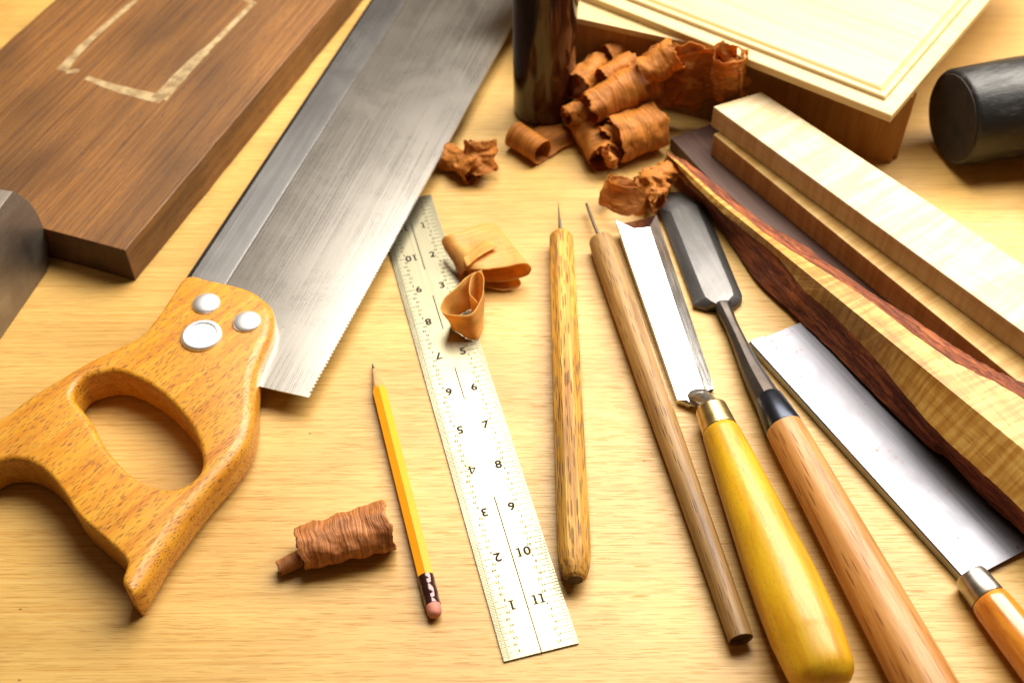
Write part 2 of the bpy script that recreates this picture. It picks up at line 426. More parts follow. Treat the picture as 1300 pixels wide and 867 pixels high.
# ------------------------------------------------------------------ steel hand plane
b0 = at(60, 345, 0); b1 = at(0, 432, 0)
t = T('hand_plane', 'grey steel plane body with a rounded cheek at the left border', 'plane', b0, b1)
nrm = t.M.to_3x3() @ Vector((0, 1, 0))
prof = [(60, 345), (61.5, 328), (60, 308), (56, 291), (48, 272), (38, 258), (27, 249), (16, 243)]
P2 = []
for x, y in prof:
    q = t.L(on_plane(x, y, b0, nrm)); P2.append((q.x, max(0.2, q.z)))
q0 = t.L(on_plane(0, 268, b0, nrm))
P2 = spline(P2, 5)
hz = P2[-1][1]
P2 = [tuple(p) for p in P2]+[(150, hz-1), (165, .2)]
t_w = -44
V = [(x, 0, z) for x, z in P2]+[(x, t_w, z) for x, z in P2]; n = len(P2)
F = [list(range(n)), list(range(n, 2*n))[::-1]]+[[i, n+i, n+(i+1) % n, (i+1) % n] for i in range(n)]
# the cheek is the side that faces the viewer: y=0
mk('body', V, F, M_plane, t, bevel=.35, seg=2, auto=35)

# ------------------------------------------------------------------ battens and flat board
Z3, Z2, Z1 = 9, 25, 39.5
a = at(851, 175, Z3); a2 = at(894.6, 221, Z3)
q = at(905.7, 170.5, Z2); r = at(1286.5, 479.6, Z2)
o = Vector((a.x, a.y, 0)); dr = (Vector((r.x, r.y, 0))-Vector((q.x, q.y, 0))).normalized()
t = T('flat_board', 'flat purple brown board under the two pale battens', 'board', o, Vector((a2.x, a2.y, 0)))
bk = t.px(904, 157, Z3)
V, F = prism([(0, 0), (290, 0), (290, bk.y*1.0+22), (bk.x*1.3, bk.y+22), (bk.x, bk.y)], .2, Z3); mk('board', V, F, M_purple, t, bevel=.5)
o = Vector((q.x, q.y, Z3+.1))
t = T('amber_batten', 'narrow amber maple batten lying beneath the cream one', 'batten', o, Vector((r.x, r.y, Z3+.1)))
V, F = prism([(0, 0), (340, 0), (340, 34), (1.5, 34)], 0.1, Z2-Z3-.1); mk('batten', V, F, M_maple2, t, bevel=.5)
q = at(905.7, 135.4, Z1); r = at(1300, 422, Z1); e = at(966.6, 116.8, Z1); r2 = at(1300, 332, Z1)
t = T('cream_batten', 'wide cream curly maple batten on top of the amber one', 'batten', Vector((q.x, q.y, Z2)), Vector((r.x, r.y, Z2)))
e = t.L(e); r2 = t.L(r2)
V, F = prism([(0, 0), (330, 0), (330, e.y+(r2.y-e.y)*1.3), (e.x, e.y)], 0.1, Z1-Z2); mk('batten', V, F, M_maple, t, bevel=.6)

# ------------------------------------------------------------------ live edge strip
A = [(856, 214, 8), (861, 232, 3), (894, 263, 3), (918, 295, 3), (961, 355, 3), (1012, 403, 4), (1063, 453, 5), (1131, 521, 6), (1181, 568, 6), (1205, 585, 6), (1242, 625, 6), (1268, 650, 6), (1300, 679, 6), (1345, 722, 6)]
B = [(850, 200, 17.0), (864, 216, 17.2), (898, 252, 17.8), (938, 288, 18.3), (982, 323, 19.1), (1022, 368, 19.9), (1063, 405, 20.6), (1114, 459, 21.4), (1164, 520, 22), (1195, 553, 22), (1225, 580, 22), (1256, 608, 22), (1300, 650, 22), (1345, 690, 22)]
Cc = [(848, 197, 19.0), (866, 213, 19.3), (909, 253.0, 20.8), (955, 290.4, 23.6), (995, 322.9, 26.5), (1050, 367.6, 30.9), (1090, 400.2, 33.8), (1131, 433.5, 36.2), (1180, 473.3, 37.8), (1206, 494.5, 38), (1232, 515.6, 38), (1262, 540.0, 38), (1300, 570.9, 38), (1345, 607.5, 38)]
D = [(847, 196, 17.8), (864, 207, 18.1), (905, 244, 19.6), (958, 285, 22.4), (1010, 322, 25.3), (1063, 354, 29.7), (1103, 381, 32.6), (1147, 414, 35.0), (1198, 452, 36.6), (1225, 466, 36.8), (1249, 478, 36.8), (1272, 490, 36.8), (1300, 507, 36.8), (1345, 536, 36.8)]
Ee = [(845, 194, 15.0), (870, 205, 14.8), (920, 243, 15.0), (970, 283, 16.4), (1019, 310, 18.0), (1063, 344, 21.9), (1117, 378, 24.8), (1164, 408, 27.2), (1215, 442, 28.8), (1240, 457, 29), (1262, 470, 29), (1280, 478, 29), (1300, 486, 29), (1345, 512, 29)]
rails = [spline([(*at(x, y, z),) for x, y, z in rail], 9) for rail in (A, B, Cc, D, Ee)]
o = Vector(rails[0][0]); o.z = 0; tgt = Vector(rails[0][-1])
t = T('live_edge_strip', 'long figured wood strip with ragged red bark on both edges', 'wood strip', o, tgt)
rails = [[t.L(p) for p in rl] for rl in rails]
for rl in rails:                         # the strip runs on beyond the frame
    dl = (rl[-1]-rl[-10])/9
    for k in range(1, 15): rl.append(rl[-1]+dl*1.0)
NR = len(rails[0])
under = [Vector((e.x+2, e.y+3, 4)) for e in rails[4]]
def band(r0, r1, m, amp, name, mat, sd, inset=0.0):
    rows = []
    for k in range(m+1):
        u = k/m; row = []
        for i in range(NR):
            p = r0[i].lerp(r1[i], u)
            wgt = amp*math.sin(math.pi*min(1, max(0, u)))
            nn_ = Vector((nz(p*.09+Vector((sd, 0, 0)))+.6*nz(p*.3), nz(p*.09+Vector((0, sd, 5)))+.6*nz(p*.33), nz(p*.09+Vector((0, 9, sd)))+.6*nz(p*.31)))
            row.append(p+nn_*wgt)
        rows.append(row)
    return rows
jag = lambda rl, amp, sd: [p+Vector((0, amp*(nz((i*.12, sd, 0))+.5*nz((i*.5, sd, 1))), .3*amp*nz((i*.3, sd, 5)))) for i, p in enumerate(rl)]
rB = jag(rails[1], .8, 3); rD = jag(rails[3], .8, 8); rA = jag(rails[0], .9, 13); rE = jag(rails[4], 1.6, 19)
core = [rB, rails[2], rD]
# core solid: B, C, D plus hidden inner rails
inn1 = [p+Vector((0, 6, -2)) for p in rB]; inn2 = [p+Vector((0, -3, -7)) for p in rD]
V, F = loft([rB, rails[2], rD, inn2, inn1, rB], caps=False, closed=False)
F.append([k*NR+NR-1 for k in range(5)])
V += [rA[-1], rE[-1], under[-1]]; nv_ = len(V); F.append([NR-1, 4*NR+NR-1, 3*NR+NR-1, 2*NR+NR-1, nv_-2, nv_-1, nv_-3])
co = mk('core', V, F, M_figured, t)
rows = band(rA, rB, 8, 1.1, '', None, 2) ; V, F = loft(rows, caps=False, closed=False)
rows2 = band(rD, rE, 6, 1.5, '', None, 11); rows3 = band(rE, under, 4, 1.2, '', None, 4); rows4 = band(under, rA, 2, 0, '', None, 1)
V2, F2 = loft(rows3+rows4, caps=False, closed=False)
mk('bark', *join((V, F), (V2, F2)), M_bark, t, smooth=True)
V, F = loft(rows2, caps=False, closed=False); mk('bark', V, F, M_bark, t, smooth=True, solid=.3)

# ------------------------------------------------------------------ large back saw
zb = 11.5
s0 = at(238, 352, zb); s1 = at(452, 30, zb)
t = T('back_saw', 'large steel back saw with a closed beech handle and three rivets', 'saw', Vector((s0.x, s0.y, 0)), Vector((s1.x, s1.y, 0)))
h0 = t.px(330, 491, zb); h1 = t.px(392, 505, zb); g1 = t.px(645, 45, zb); g2 = t.px(500, 330, zb)
ux = (g1-h1); LB = 425; slope = ux.y/ux.x
pts = [(-35, h0.y+14), (-40, -2), (LB, -2)]
top_y = h1.y+slope*(LB-h1.x)
teeth = []; x = LB; pitch = 2.4
while x > h1.x+pitch:
    yb = h1.y+slope*(x-h1.x); y2 = h1.y+slope*(x-pitch*.5-h1.x)
    teeth.append((x, yb+1.1)); teeth.append((x-pitch*.22, y2-.25)); x -= pitch
teeth.append((h1.x, h1.y))
poly = [(-40, -2)]+[(LB, -2)]+teeth+[(h0.x, h0.y), (h0.x-25, h0.y+18)]
V, F = prism(poly, zb-.4, zb+.4); mk('blade', V, F, M_sawsteel, t)
# folded spine
r0 = t.px(271, 366, zb+3).y; rr_ = t.px(440, 122, zb+3).y; wsp = (r0+rr_)/2
prf = [(0.5, zb-2.6), (-.0, zb-1.6), (.1, zb+.3), (-.6, zb+1.6), (-3.2, zb+2.0), (-abs(wsp)+.1, zb+.50), (-abs(wsp), zb+.46), (-abs(wsp), zb+.45), (-abs(wsp), zb-2.6)]
rings = [[(x, y, z) for y, z in prf] for x in (-8, 0, 150, LB)]
V, F = loft(rings); mk('spine', V, F, M_spine, t)
# handle with the finger hole
OUT = [(238, 353, 22, 2), (262, 357, 22, 2), (290, 363, 22, 2), (315, 374, 20, 3), (337, 388, 15, 5), (350, 407, 12, 5), (350, 432, 12, 5.5), (339, 460, 12, 6), (331, 484, 11, 6), (328, 512, 11, 6),
       (327, 545, 11, 6), (318, 576, 11, 6), (298, 606, 11, 5.5), (268, 640, 11, 5.5), (240, 678, 11, 7), (212, 718, 11, 7), (190, 754, 11, 6), (178, 770, 9, 3), (170, 762, 14, 2), (161, 738, 20, 2),
       (165, 712, 22, 2), (150, 693, 22, 2), (125, 671, 22, 2), (102, 650, 22, 2), (86, 625, 22, 2), (66, 599, 22, 2.5), (44, 583, 22, 3), (20, 577, 22, 3), (-5, 580, 22, 3), (-30, 590, 22, 3), (-52, 580, 20, 5), (-50, 560, 18, 5),
       (-25, 545, 20, 3), (5, 532, 22, 3), (40, 506, 22, 3), (80, 481, 22, 2), (118, 459, 22, 2), (158, 440, 22, 2.5), (184, 425, 22, 2.5), (204, 401, 22, 2), (221, 376, 22, 2)]
HOLE = [(98, 522, 22, 3.5), (86, 506, 22, 3.5), (89, 490, 22, 3.2), (103, 476, 22, 3), (124, 469, 22, 3), (147, 466, 22, 3), (172, 473, 22, 3), (203, 491, 22, 2.5), (231, 517, 22, 2.5), (251, 545, 22, 2.5), (261, 573, 22, 2.5), (261, 592, 22, 2.5),
        (253, 606, 22, 2), (237, 618, 22, 2), (217, 624, 22, 2), (192, 621, 22, 2), (168, 609, 22, 2), (145, 589, 22, 2.5), (124, 563, 22, 3), (109, 538, 22, 4)]
HB, HT = .4, 22.0
def ringset(src, outward):
    P = []
    for x, y, z, r in src:
        q = t.px(x, y, z); P.append((q.x, q.y, r, .75*r if z > 19 else 0))
    P = spline(P, 6, closed=True)
    n = len(P); ar = sum(P[i][0]*P[(i+1) % n][1]-P[(i+1) % n][0]*P[i][1] for i in range(n))
    if ar < 0: P = P[::-1]
    nr = []
    for i in range(n):
        a = Vector(P[(i-2) % n][:2]); b = Vector(P[(i+2) % n][:2]); d = (b-a).normalized(); nr.append(Vector((-d.y, d.x))*(1 if not outward else -1))   # into the wood
    P = [(p[0]-m_.x*p[3], p[1]-m_.y*p[3], p[2]) for p, m_ in zip(P, nr)]
    rings = []
    seq = [(k/6*math.pi/2, 0) for k in range(7)]
    for th, _ in seq:              # bottom edge
        rings.append([(P[i][0]+nr[i].x*P[i][2]*(1-math.sin(th)), P[i][1]+nr[i].y*P[i][2]*(1-math.sin(th)), HB+P[i][2]*(1-math.cos(th))) for i in range(n)])
    for th, _ in reversed(seq):
        rings.append([(P[i][0]+nr[i].x*P[i][2]*(1-math.sin(th)), P[i][1]+nr[i].y*P[i][2]*(1-math.sin(th)), HT-P[i][2]*(1-math.cos(th))) for i in range(n)])
    return rings
ro = ringset(OUT, False); rh = ringset(HOLE, True)
me = bpy.data.meshes.new('handle'); bm = bmesh.new()
def addr(rings):
    vr = [[bm.verts.new(Vector(v)*S) for v in r] for r in rings]; n = len(vr[0])
    for a in range(len(vr)-1):
        for i in range(n):
            bm.faces.new((vr[a][i], vr[a][(i+1) % n], vr[a+1][(i+1) % n], vr[a+1][i]))
    return vr
va = addr(ro); vb = addr(rh); bm.edges.ensure_lookup_table()
for k in (0, -1):
    es = []
    for vr in (va, vb):
        n = len(vr[k])
        for i in range(n): es.append(bm.edges.get((vr[k][i], vr[k][(i+1) % n])))
    bmesh.ops.triangle_fill(bm, use_beauty=True, use_dissolve=False, edges=es)
bmesh.ops.recalc_face_normals(bm, faces=bm.faces); bm.to_mesh(me); bm.free()
me.materials.append(M_beech); me.shade_smooth()
try: me.set_sharp_from_angle(angle=math.radians(40))
except Exception: pass
ho = bpy.data.objects.new('handle', me); COL.objects.link(ho); ho.parent = t.o
def dome(cx, cy, r, h, name):
    pr = [(0, r), (.4, r)]+[(.4+h*math.sin(a), r*math.cos(a)) for a in [i*math.pi/2/8 for i in range(1, 8)]]+[(.4+h, .05)]
    c = t.px(cx, cy, HT); V, F = lathe((c.x, c.y, HT-.1), (c.x, c.y, HT+1), pr, 40); mk(name, V, F, M_rivet, t, auto=60)
dome(262, 386, 7.4, 2.6, 'rivet'); dome(313.5, 409, 7.4, 2.6, 'rivet')
c = t.px(256, 427, HT)
V, F = lathe((c.x, c.y, HT-.1), (c.x, c.y, HT+1), [(0, 10.6), (.9, 10.6), (1.9, 9.9), (2.3, 9.0), (2.2, 8.2), (1.2, 7.7), (1.2, 5.3), (1.6, 5.0), (1.6, .05)], 56)
mk('medallion', V, F, M_rivet, t, auto=35)

# ------------------------------------------------------------------ steel ruler
oc = Vector((-4.6, 231.5, 0)); al = 1.82419; dd = Vector((math.cos(al), math.sin(al), 0)); nn_ = Vector((math.sin(al), -math.cos(al), 0))
t = T('steel_ruler', 'satin steel twelve inch ruler running under the big saw teeth', 'ruler', oc, oc+dd)      # local x along, local -y across to the right
WR = 33.9; TZ = 1.1
V, F = box(0, 304.8, -WR, 0, 0.1, TZ); mk('rule', V, F, M_ruler, t, bevel=.12)
def quad(x0, x1, y0, y1, z): return [(x0, y0, z), (x1, y0, z), (x1, y1, z), (x0, y1, z)], [[0, 1, 2, 3]]
ticks = []; dots = []
for i in range(1, 12*32):
    x = i*25.4/32; ln = 8.2 if i % 32 == 0 else 5.6 if i % 16 == 0 else 4.6 if i % 4 == 0 else 3.4 if i % 2 == 0 else 1.9
    wd = .15
    ticks.append(quad(x-wd, x+wd, -ln, -.25, TZ+.03))
    if i % 2: dots.append(quad(x-.3, x+.3, -2.8, -2.2, TZ+.03))
for i in range(1, 12*16):
    x = i*25.4/16; ln = 8.2 if i % 16 == 0 else 6.4 if i % 8 == 0 else 5.4 if i % 2 == 0 else 2.8
    ticks.append(quad(x-.16, x+.16, -WR+.25, -WR+ln, TZ+.03))
for xa, xb in ((0, 83.5), (145.5, 168), (196, 222), (243, 283)):
    ticks.append(quad(xa, xb, -WR/2-.27, -WR/2+.27, TZ+.04))
_gl = {}
def glyph(ch):
    if ch not in _gl:
        cu = bpy.data.curves.new('g', 'FONT'); cu.body = ch; cu.size = 1; cu.offset = .012 if ch in '4' else .030; cu.resolution_u = 4
        ob = bpy.data.objects.new('g', cu); COL.objects.link(ob); bpy.context.view_layer.update()
        m = bpy.data.meshes.new_from_object(ob.evaluated_get(bpy.context.evaluated_depsgraph_get()))
        V = [v.co.copy() for v in m.vertices]; F = [list(p.vertices) for p in m.polygons]
        bpy.data.objects.remove(ob); bpy.data.curves.remove(cu)
        x0 = min(v.x for v in V); x1 = max(v.x for v in V); y0 = min(v.y for v in V); y1 = max(v.y for v in V)
        V = [Vector((v.x-x0, (v.y-y0), 0)) for v in V]; _gl[ch] = (V, F, x1-x0, y1-y0)
    return _gl[ch]
def write(txt, cx, cy, h, rotd, z, serif=False, wide=1.0):
    """centre cx,cy ; up direction = local +x rotated by rotd"""
    parts = []; x = 0; sc = 0
    for ch in txt:
        V, F, wg, hg = glyph(ch); sc = h/hg
        if ch == '4' and serif:
            V, F = join(quad(.44, .60, 0, 1, 0), quad(0, .44, .24, .37, 0), quad(.60, .76, .24, .37, 0), quad(.34, .44, 0, .09, 0), quad(.60, .70, 0, .09, 0),
                        ([(0, .37, 0), (.17, .37, 0), (.44, .82, 0), (.44, 1, 0)], [[0, 1, 2, 3]]))
            V = [Vector(v) for v in V]; wg = .76; sc = h
        if ch == '1' and serif:
            st = .19; Vq, Fq = join(quad(.15, .15+st, .11, 1, 0), quad(0, .15, .86, 1, 0), quad(0, .30+st, 0, .11, 0)); V, F, wg, sc = [Vector(v) for v in Vq], Fq, .49, h
        parts.append(([Vector((x+v.x*sc*wide, v.y*sc, 0)) for v in V], F)); x += wg*sc*wide+h*.13
    x -= h*.13
    V, F = join(*parts); out = []
    for v in V:
        u = Vector((v.x-x/2, v.y-h/2)); 
        # text right -> local -y, text up -> local +x
        lx, ly = u.y, -u.x
        if rotd: lx, ly = -lx, -ly
        out.append((cx+lx, cy+ly, z))
    return out, F
nums = []
for k in range(1, 12):
    nums.append(write(str(k), 25.4*k, -10.3 if k < 10 else -11.2, 4.8, 180, TZ+.06, True, 1.1))
    nums.append(write(str(12-k), 25.4*k, -WR+(10.3 if k > 2 else 11.2), 4.8, 0, TZ+.06, True, 1.1))
small = []
for inch in range(12):
    for j in range(1, 8):
        x = inch*25.4+j*25.4/8
        n1 = str((8-j)*4 if True else j)
        small.append(write(str(j*8 if j % 2 else j*8), x, -6.9-(.9 if j % 2 else 0), 1.5, 180, TZ+.03))
        small.append(write(n1, x, -WR+7.0+(.9 if j % 2 else 0), 1.5, 0, TZ+.03))
for g_ in nums: mk('numeral', *g_, M_ink, t)
mk('inch_scale', *join(*ticks), M_ink, t); mk('small_numerals', *join(*small, *dots), M_ink2, t)

# ------------------------------------------------------------------ pencil
a = at(472.5, 461, 1.2); b = at(551, 774, 3.6)
t = T('pencil', 'sharpened orange pencil with dark ferrule and pink eraser', 'pencil', Vector((b.x, b.y, 0)), Vector((a.x, a.y, 0)))
LP = (Vector((a.x, a.y, 0))-Vector((b.x, b.y, 0))).length
z_ = 3.55; P0 = (0, 0, z_); P1 = (1, 0, z_-.004)
hexs = lambda a, d: 1/math.cos(((a+math.pi/6) % (math.pi/3))-math.pi/6)/1.04
V, F = lathe(P0, P1, [(-3.4, .3), (-3.3, 1.6), (-2.6, 2.7), (-1.2, 3.3), (1.5, 3.4), (2.6, 3.4)], 32); mk('eraser', V, F, M_eraser, t, auto=60)
V, F = lathe(P0, P1, [(2.3, 3.2), (2.4, 3.65), (4.6, 3.7), (5.2, 3.45), (5.8, 3.7), (6.4, 3.45), (7, 3.75), (12, 3.75), (12.6, 3.5), (13.2, 3.75), (13.8, 3.5), (14.4, 3.75), (17.3, 3.75), (17.4, 3.3)], 40); mk('ferrule', V, F, M_pferr, t, auto=50)
lb = LP-21
ringsL = []
n = 72
for d, r in [(17.2, 3.62), (60, 3.62), (lb, 3.62)]:
    ring = []
    for k in range(n):
        an = 2*math.pi*k/n; q = r*hexs(an, d); dx = d
        if d == lb: dx = d+(1.4*math.cos(6*an))*1.0
        ring.append((dx, math.cos(an)*q, z_+math.sin(an)*q))
    ringsL.append(ring)
V, F = loft(ringsL, caps=False); mk('barrel', V, F, M_pencil, t, auto=20)
last = ringsL[-1]; tip = [(LP-4.8, .75*math.cos(2*math.pi*k/n), 1.9+.75*math.sin(2*math.pi*k/n)) for k in range(n)]
V, F = loft([last, tip], caps=False); mk('cone', V, F, M_pwood, t, smooth=True)
V, F = loft([tip, [(LP, .12*math.cos(2*math.pi*k/n), 1.25+.12*math.sin(2*math.pi*k/n)) for k in range(n)]]); mk('lead', V, F, M_lead, t, smooth=True)

# ------------------------------------------------------------------ two needle marking tools
a = at(712, 300, 7.5); b = at(730, 729, 7.5)
t = T('octagonal_awl', 'awl with a worn faceted yellow brown handle left of the dowel awl', 'awl', Vector((b.x, b.y, 0)), Vector((a.x, a.y, 0)))
LA = (Vector((a.x, a.y, 0))-Vector((b.x, b.y, 0))).length
def octo(a, d):
    o_ = 1/math.cos(((a+math.pi/8) % (math.pi/4))-math.pi/8)
    return (1+(o_-1)*.75)*(1+.018*nz((d*.06, math.cos(a)*2, math.sin(a)*2))+.010*nz((d*.5, math.cos(a)*7, math.sin(a)*7)))/1.03
pr = dense([(-3, 3.6), (-2.2, 4.6), (0, 5.8), (7, 7.5), (20, 7.9), (60, 7.7), (120, 7.5), (180, 7.2), (LA-6, 6.9), (LA-1, 6.2), (LA+1.6, 4.4), (LA+2.6, 1.6)], 2)
V, F = lathe((0, 0, 7.7), (1, 0, 7.7), pr, 96, shape=octo); mk('handle', V, F, M_bamboo, t, auto=30)
V, F = lathe((0, 0, 7.7), (-1, 0, 7.7), [(2.6, 3.9), (3.15, 3.5), (3.2, .3)], 40, shape=octo); mk('end_cap', V, F, M_endgrain_shade, t)
t2 = t.px(708.5, 256, 6)
V, F = lathe((LA+1, 0, 7.9), (t2.x, t2.y, 5.5), [(0, 1.25), (2, 1.2), (12, .95), (18, .55), ((t2.x-LA-1), .12)], 16); mk('needle', V, F, M_needle, t, smooth=True)

a = at(763, 306, 7.5); b = at(936, 798, 6)
t = T('dowel_awl', 'awl with a plain round brown dowel handle beside the yellow chisel', 'awl', Vector((b.x, b.y, 0)), Vector((a.x, a.y, 0)))
LA = (Vector((a.x, a.y, 0))-Vector((b.x, b.y, 0))).length
pr = dense([(-3.6, 4.7), (-3, 5.2), (0, 5.5), (60, 5.9), (130, 6.7), (190, 7.3), (LA-5, 7.3), (LA-1.5, 6.3), (LA+1.2, 4.2), (LA+2.4, 1.5)], 2)
V, F = lathe((0, 0, 6.1), (LA, 0, 7.4), pr, 64, shape=lambda a, d: 1+.012*nz((d*.05, math.cos(a)*2, math.sin(a)*2))); mk('handle', V, F, M_dowel, t, auto=40)
V, F = lathe((0, 0, 6.1), (-LA, 0, 4.8), [(3.4, 4.8), (3.75, 4.3), (3.7, .2)], 40, shape=lambda a, d: 1+.05*nz((0, math.cos(a)*3, math.sin(a)*3))); mk('end_cap', V, F, M_endgrain_shade, t)
n0 = Vector((LA+1, 0, 7.6)); n1 = t.px(754, 285, 7.2); n2 = t.px(744.5, 259, 6)
c_ = spline([tuple(n0), tuple(n1), tuple(n2)], 6); rings = []
for i, p in enumerate(c_):
    rr = 1.15-.35*i/(len(c_)-1); rings.append([(p[0], p[1]+rr*math.cos(a_), p[2]+rr*math.sin(a_)) for a_ in [2*math.pi*k/12 for k in range(12)]])
V, F = loft(rings); mk('needle', V, F, M_needle, t, smooth=True)

# ------------------------------------------------------------------ yellow handled bevel edge chisel
a = at(912, 536, 13); b = at(1042, 850, 15.5)
t = T('yellow_chisel', 'steel chisel with a fat yellow handle and brass ferrule', 'chisel', Vector((a.x, a.y, 0)), Vector((b.x, b.y, 0)))
# x: 0 at the ferrule foot, + towards the butt
f0 = t.px(905, 520, 12)
LH = (Vector((b.x, b.y, 0))-Vector((a.x, a.y, 0))).length
ax0 = Vector((0, 0, 10.8)); ax1 = Vector((LH, 0, 15.6))
hp = dense([(3.8, 8.5), (5.5, 9.3), (12, 9.9), (30, 11.3), (60, 13.4), (90, 15.2), (115, 15.6), (LH-12, 15.2), (LH, 14.2), (LH+4.5, 12.6), (LH+8, 9), (LH+9.3, 5), (LH+9.6, 1)], 2)
V, F = lathe(ax0, ax1, hp, 72); mk('handle', V, F, M_yellow, t, auto=50)
V, F = lathe(ax0, ax1, [(-10.8, 5), (-10.8, 7.6), (-10.2, 8.0), (-9.5, 8.05), (3.6, 8.9), (3.9, 8.6), (4.2, 8.4)], 56); mk('ferrule', V, F, M_brass, t, auto=35)
# blade traced on the bench
TB = 3.2
def yc(px_, py_, z): return t.px(px_, py_, z)
zt = lambda x: max(0, 4.2)            # underside height : tip rests on the shavings pile side
tipL, tipR = yc(782, 283, 9), yc(833, 274.5, 8); heelL, heelR = yc(860, 506, 4.5), yc(907, 492, 3)
tipM1, tipM2 = yc(805, 290.5, 12), yc(824.5, 288.5, 12); heelM1, heelM2 = yc(872, 506, 5.5), yc(894, 496, 5.5)
tiptL, tiptR = yc(784, 281, 3), yc(832, 273, 3)
def low(p, z): return Vector((p.x, p.y, z))
# six sided section (thin edges, bevels, flat)
tip = [low(tiptL, 3.0), low(tipL, 4.0), low(tipL.lerp(tipR, .02), 4.1), low(tipL.lerp(tipR, .96), 4.1), low(tipR, 4.0), low(tiptR, 3.0)]
def sec(u, ztop, zedge, zbot):
    L_ = tipL.lerp(heelL, u); R_ = tipR.lerp(heelR, u); m1 = tipM1.lerp(heelM1, u); m2 = tipM2.lerp(heelM2, u)
    return [low(L_, zbot), low(L_, zedge), low(m1, ztop), low(m2, ztop), low(R_, zedge), low(R_, zbot)]
def sec2(u):
    L_ = tipL.lerp(heelL, u); R_ = tipR.lerp(heelR, u); m1 = tipM1.lerp(heelM1, u); m2 = tipM2.lerp(heelM2, u)
    zt_ = 11.8+(5.4-11.8)*u; zb_ = 7.0+(.4-7.0)*u
    return [low(L_, zb_), low(L_, zt_-.9), low(m1, zt_), low(m2, zt_), low(R_, zt_-2.6), low(R_, zb_)]
s_a = sec2(0); tip_r = [low(tipL, 7.0), low(tipL, 7.5), low(tipL.lerp(tipR, .3), 7.55), low(tipL.lerp(tipR, .7), 7.55), low(tipR, 7.5), low(tipR, 7.0)]
rings = [tip_r, s_a, sec2(.5), sec2(.95), [v+Vector((.3, 0, -.3)) if i in (1, 2, 3, 4) else v for i, v in enumerate(sec2(1.0))]]
hcen = sum((v.y for v in rings[-1]), 0)/6
rings.append([Vector((v.x+2.2, v.y+(hcen-v.y)*.22, v.z*.9)) for v in rings[-1]]); rings.append([Vector((v.x+2.6, v.y+(hcen-v.y)*.35, v.z*.9+.3)) for v in rings[-1]])
# shoulder and cranked neck
hc = (heelL+heelR)/2; nk = []
V, F = loft(rings); mk('blade', V, F, M_chisel, t)
hx = hc.x
path = [(hx-2.5, hc.y*.95, 2.8, 6.2, 2.2), (hx+1.5, hc.y*.85, 3.8, 6.4, 3.2), (hx+5, hc.y*.55, 6.0, 5.6, 4.2), (hx+8.5, hc.y*.25, 8.6, 4.6, 4.4), (-15, 0, 10.0, 4.6, 4.6), (-12.6, 0, 10.4, 5.8, 5.8), (-10.6, 0, 10.5, 6.0, 6.0)]
path = spline(path, 5); rings = []
for x, y, z, wy, wz in path: rings.append([(x, y+wy*math.cos(a_), z+wz*math.sin(a_)) for a_ in [2*math.pi*k/28 for k in range(28)]])
V, F = loft(rings); mk('neck', V, F, M_nickel, t, smooth=True)

# ------------------------------------------------------------------ dark forged chisel
a = at(996, 542, 11); b = at(1180, 880, 12.5)
t = T('forged_chisel', 'dark forged chisel with blued ferrule and reddish brown handle', 'chisel', Vector((a.x, a.y, 0)), Vector((b.x, b.y, 0)))
LH = (Vector((b.x, b.y, 0))-Vector((a.x, a.y, 0))).length
ax0 = Vector((0, 0, 10.2)); ax1 = Vector((LH, 0, 12.8))
hp = dense([(0, 8.6), (.8, 9.2), (4, 9.5), (40, 10.4), (90, 11.6), (140, 12.6), (LH+10, 12.8), (LH+22, 12), (LH+26, 9)], 3)
V, F = lathe(ax0, ax1, hp, 72); mk('handle', V, F, M_oak, t, auto=50)
f0 = t.px(975, 505, 9)
lf = math.hypot(f0.x, f0.y)
V, F = lathe(ax0, Vector((f0.x, f0.y, 8.8)), [(-.6, 8.6), (-.4, 9.2), (0.5, 9.4), (lf*.95, 7.4), (lf, 6.9), (lf+.2, 5)], 56); mk('ferrule', V, F, M_bluefer, t, auto=40)
n1 = t.px(918, 393, 6)
LL = [t.px(x, y, 2.5) for x, y in ((839.6, 243), (836, 266), (879, 381), (880, 388), (896, 392.5), (906, 391.5))]
RR = [t.px(x, y, 2.5) for x, y in ((868, 240), (896, 265), (942, 376), (942, 383), (934, 390), (929, 393))]
TL = [t.px(x, y, 7.5) for x, y in ((846, 262), (852, 268), (892, 368), (896, 376), (904, 382), (912, 386))]
TR = [t.px(x, y, 7.5) for x, y in ((880, 257), (884, 259), (929, 365), (931, 373), (925, 380), (922, 386))]
rings = []
for i, (l_, r_, a_, b_) in enumerate(zip(LL, RR, TL, TR)):
    if i == 0: rings.append([low(l_, .3), low(l_, .9), low(l_.lerp(r_, .3), .95), low(l_.lerp(r_, .7), .95), low(r_, .9), low(r_, .3)])
    else: rings.append([low(l_, .3), low(l_, 3.2), low(a_, 7), low(b_, 7), low(r_, 3.2), low(r_, .3)])
V, F = loft(rings); mk('blade', V, F, M_darksteel, t, bevel=.35, seg=3, auto=35)
P = [(917, 386, 5, 5.2), (920, 394, 5.2, 4.6), (928, 412, 5.8, 3.9), (938, 434, 6.4, 4.2), (952, 465, 7.4, 5.4), (965, 490, 8.3, 6.5), (975, 508, 8.9, 7.0)]
P = [(*t.px(x, y, z), r) for x, y, z, r in P]; P = spline(P, 5); rings = []
for i, (x, y, z, r) in enumerate(P):
    q0 = Vector(P[max(0, i-1)][:3]); q1 = Vector(P[min(len(P)-1, i+1)][:3]); d = (q1-q0).normalized(); sd = d.cross(Vector((0, 0, 1))).normalized(); u_ = sd.cross(d)
    fz = .62+.38*min(1, i/12)
    rings.append([Vector((x, y, z))+sd*r*math.cos(a_)+u_*r*fz*(math.sin(a_)) for a_ in [2*math.pi*(k+.5)/8 for k in range(8)]])
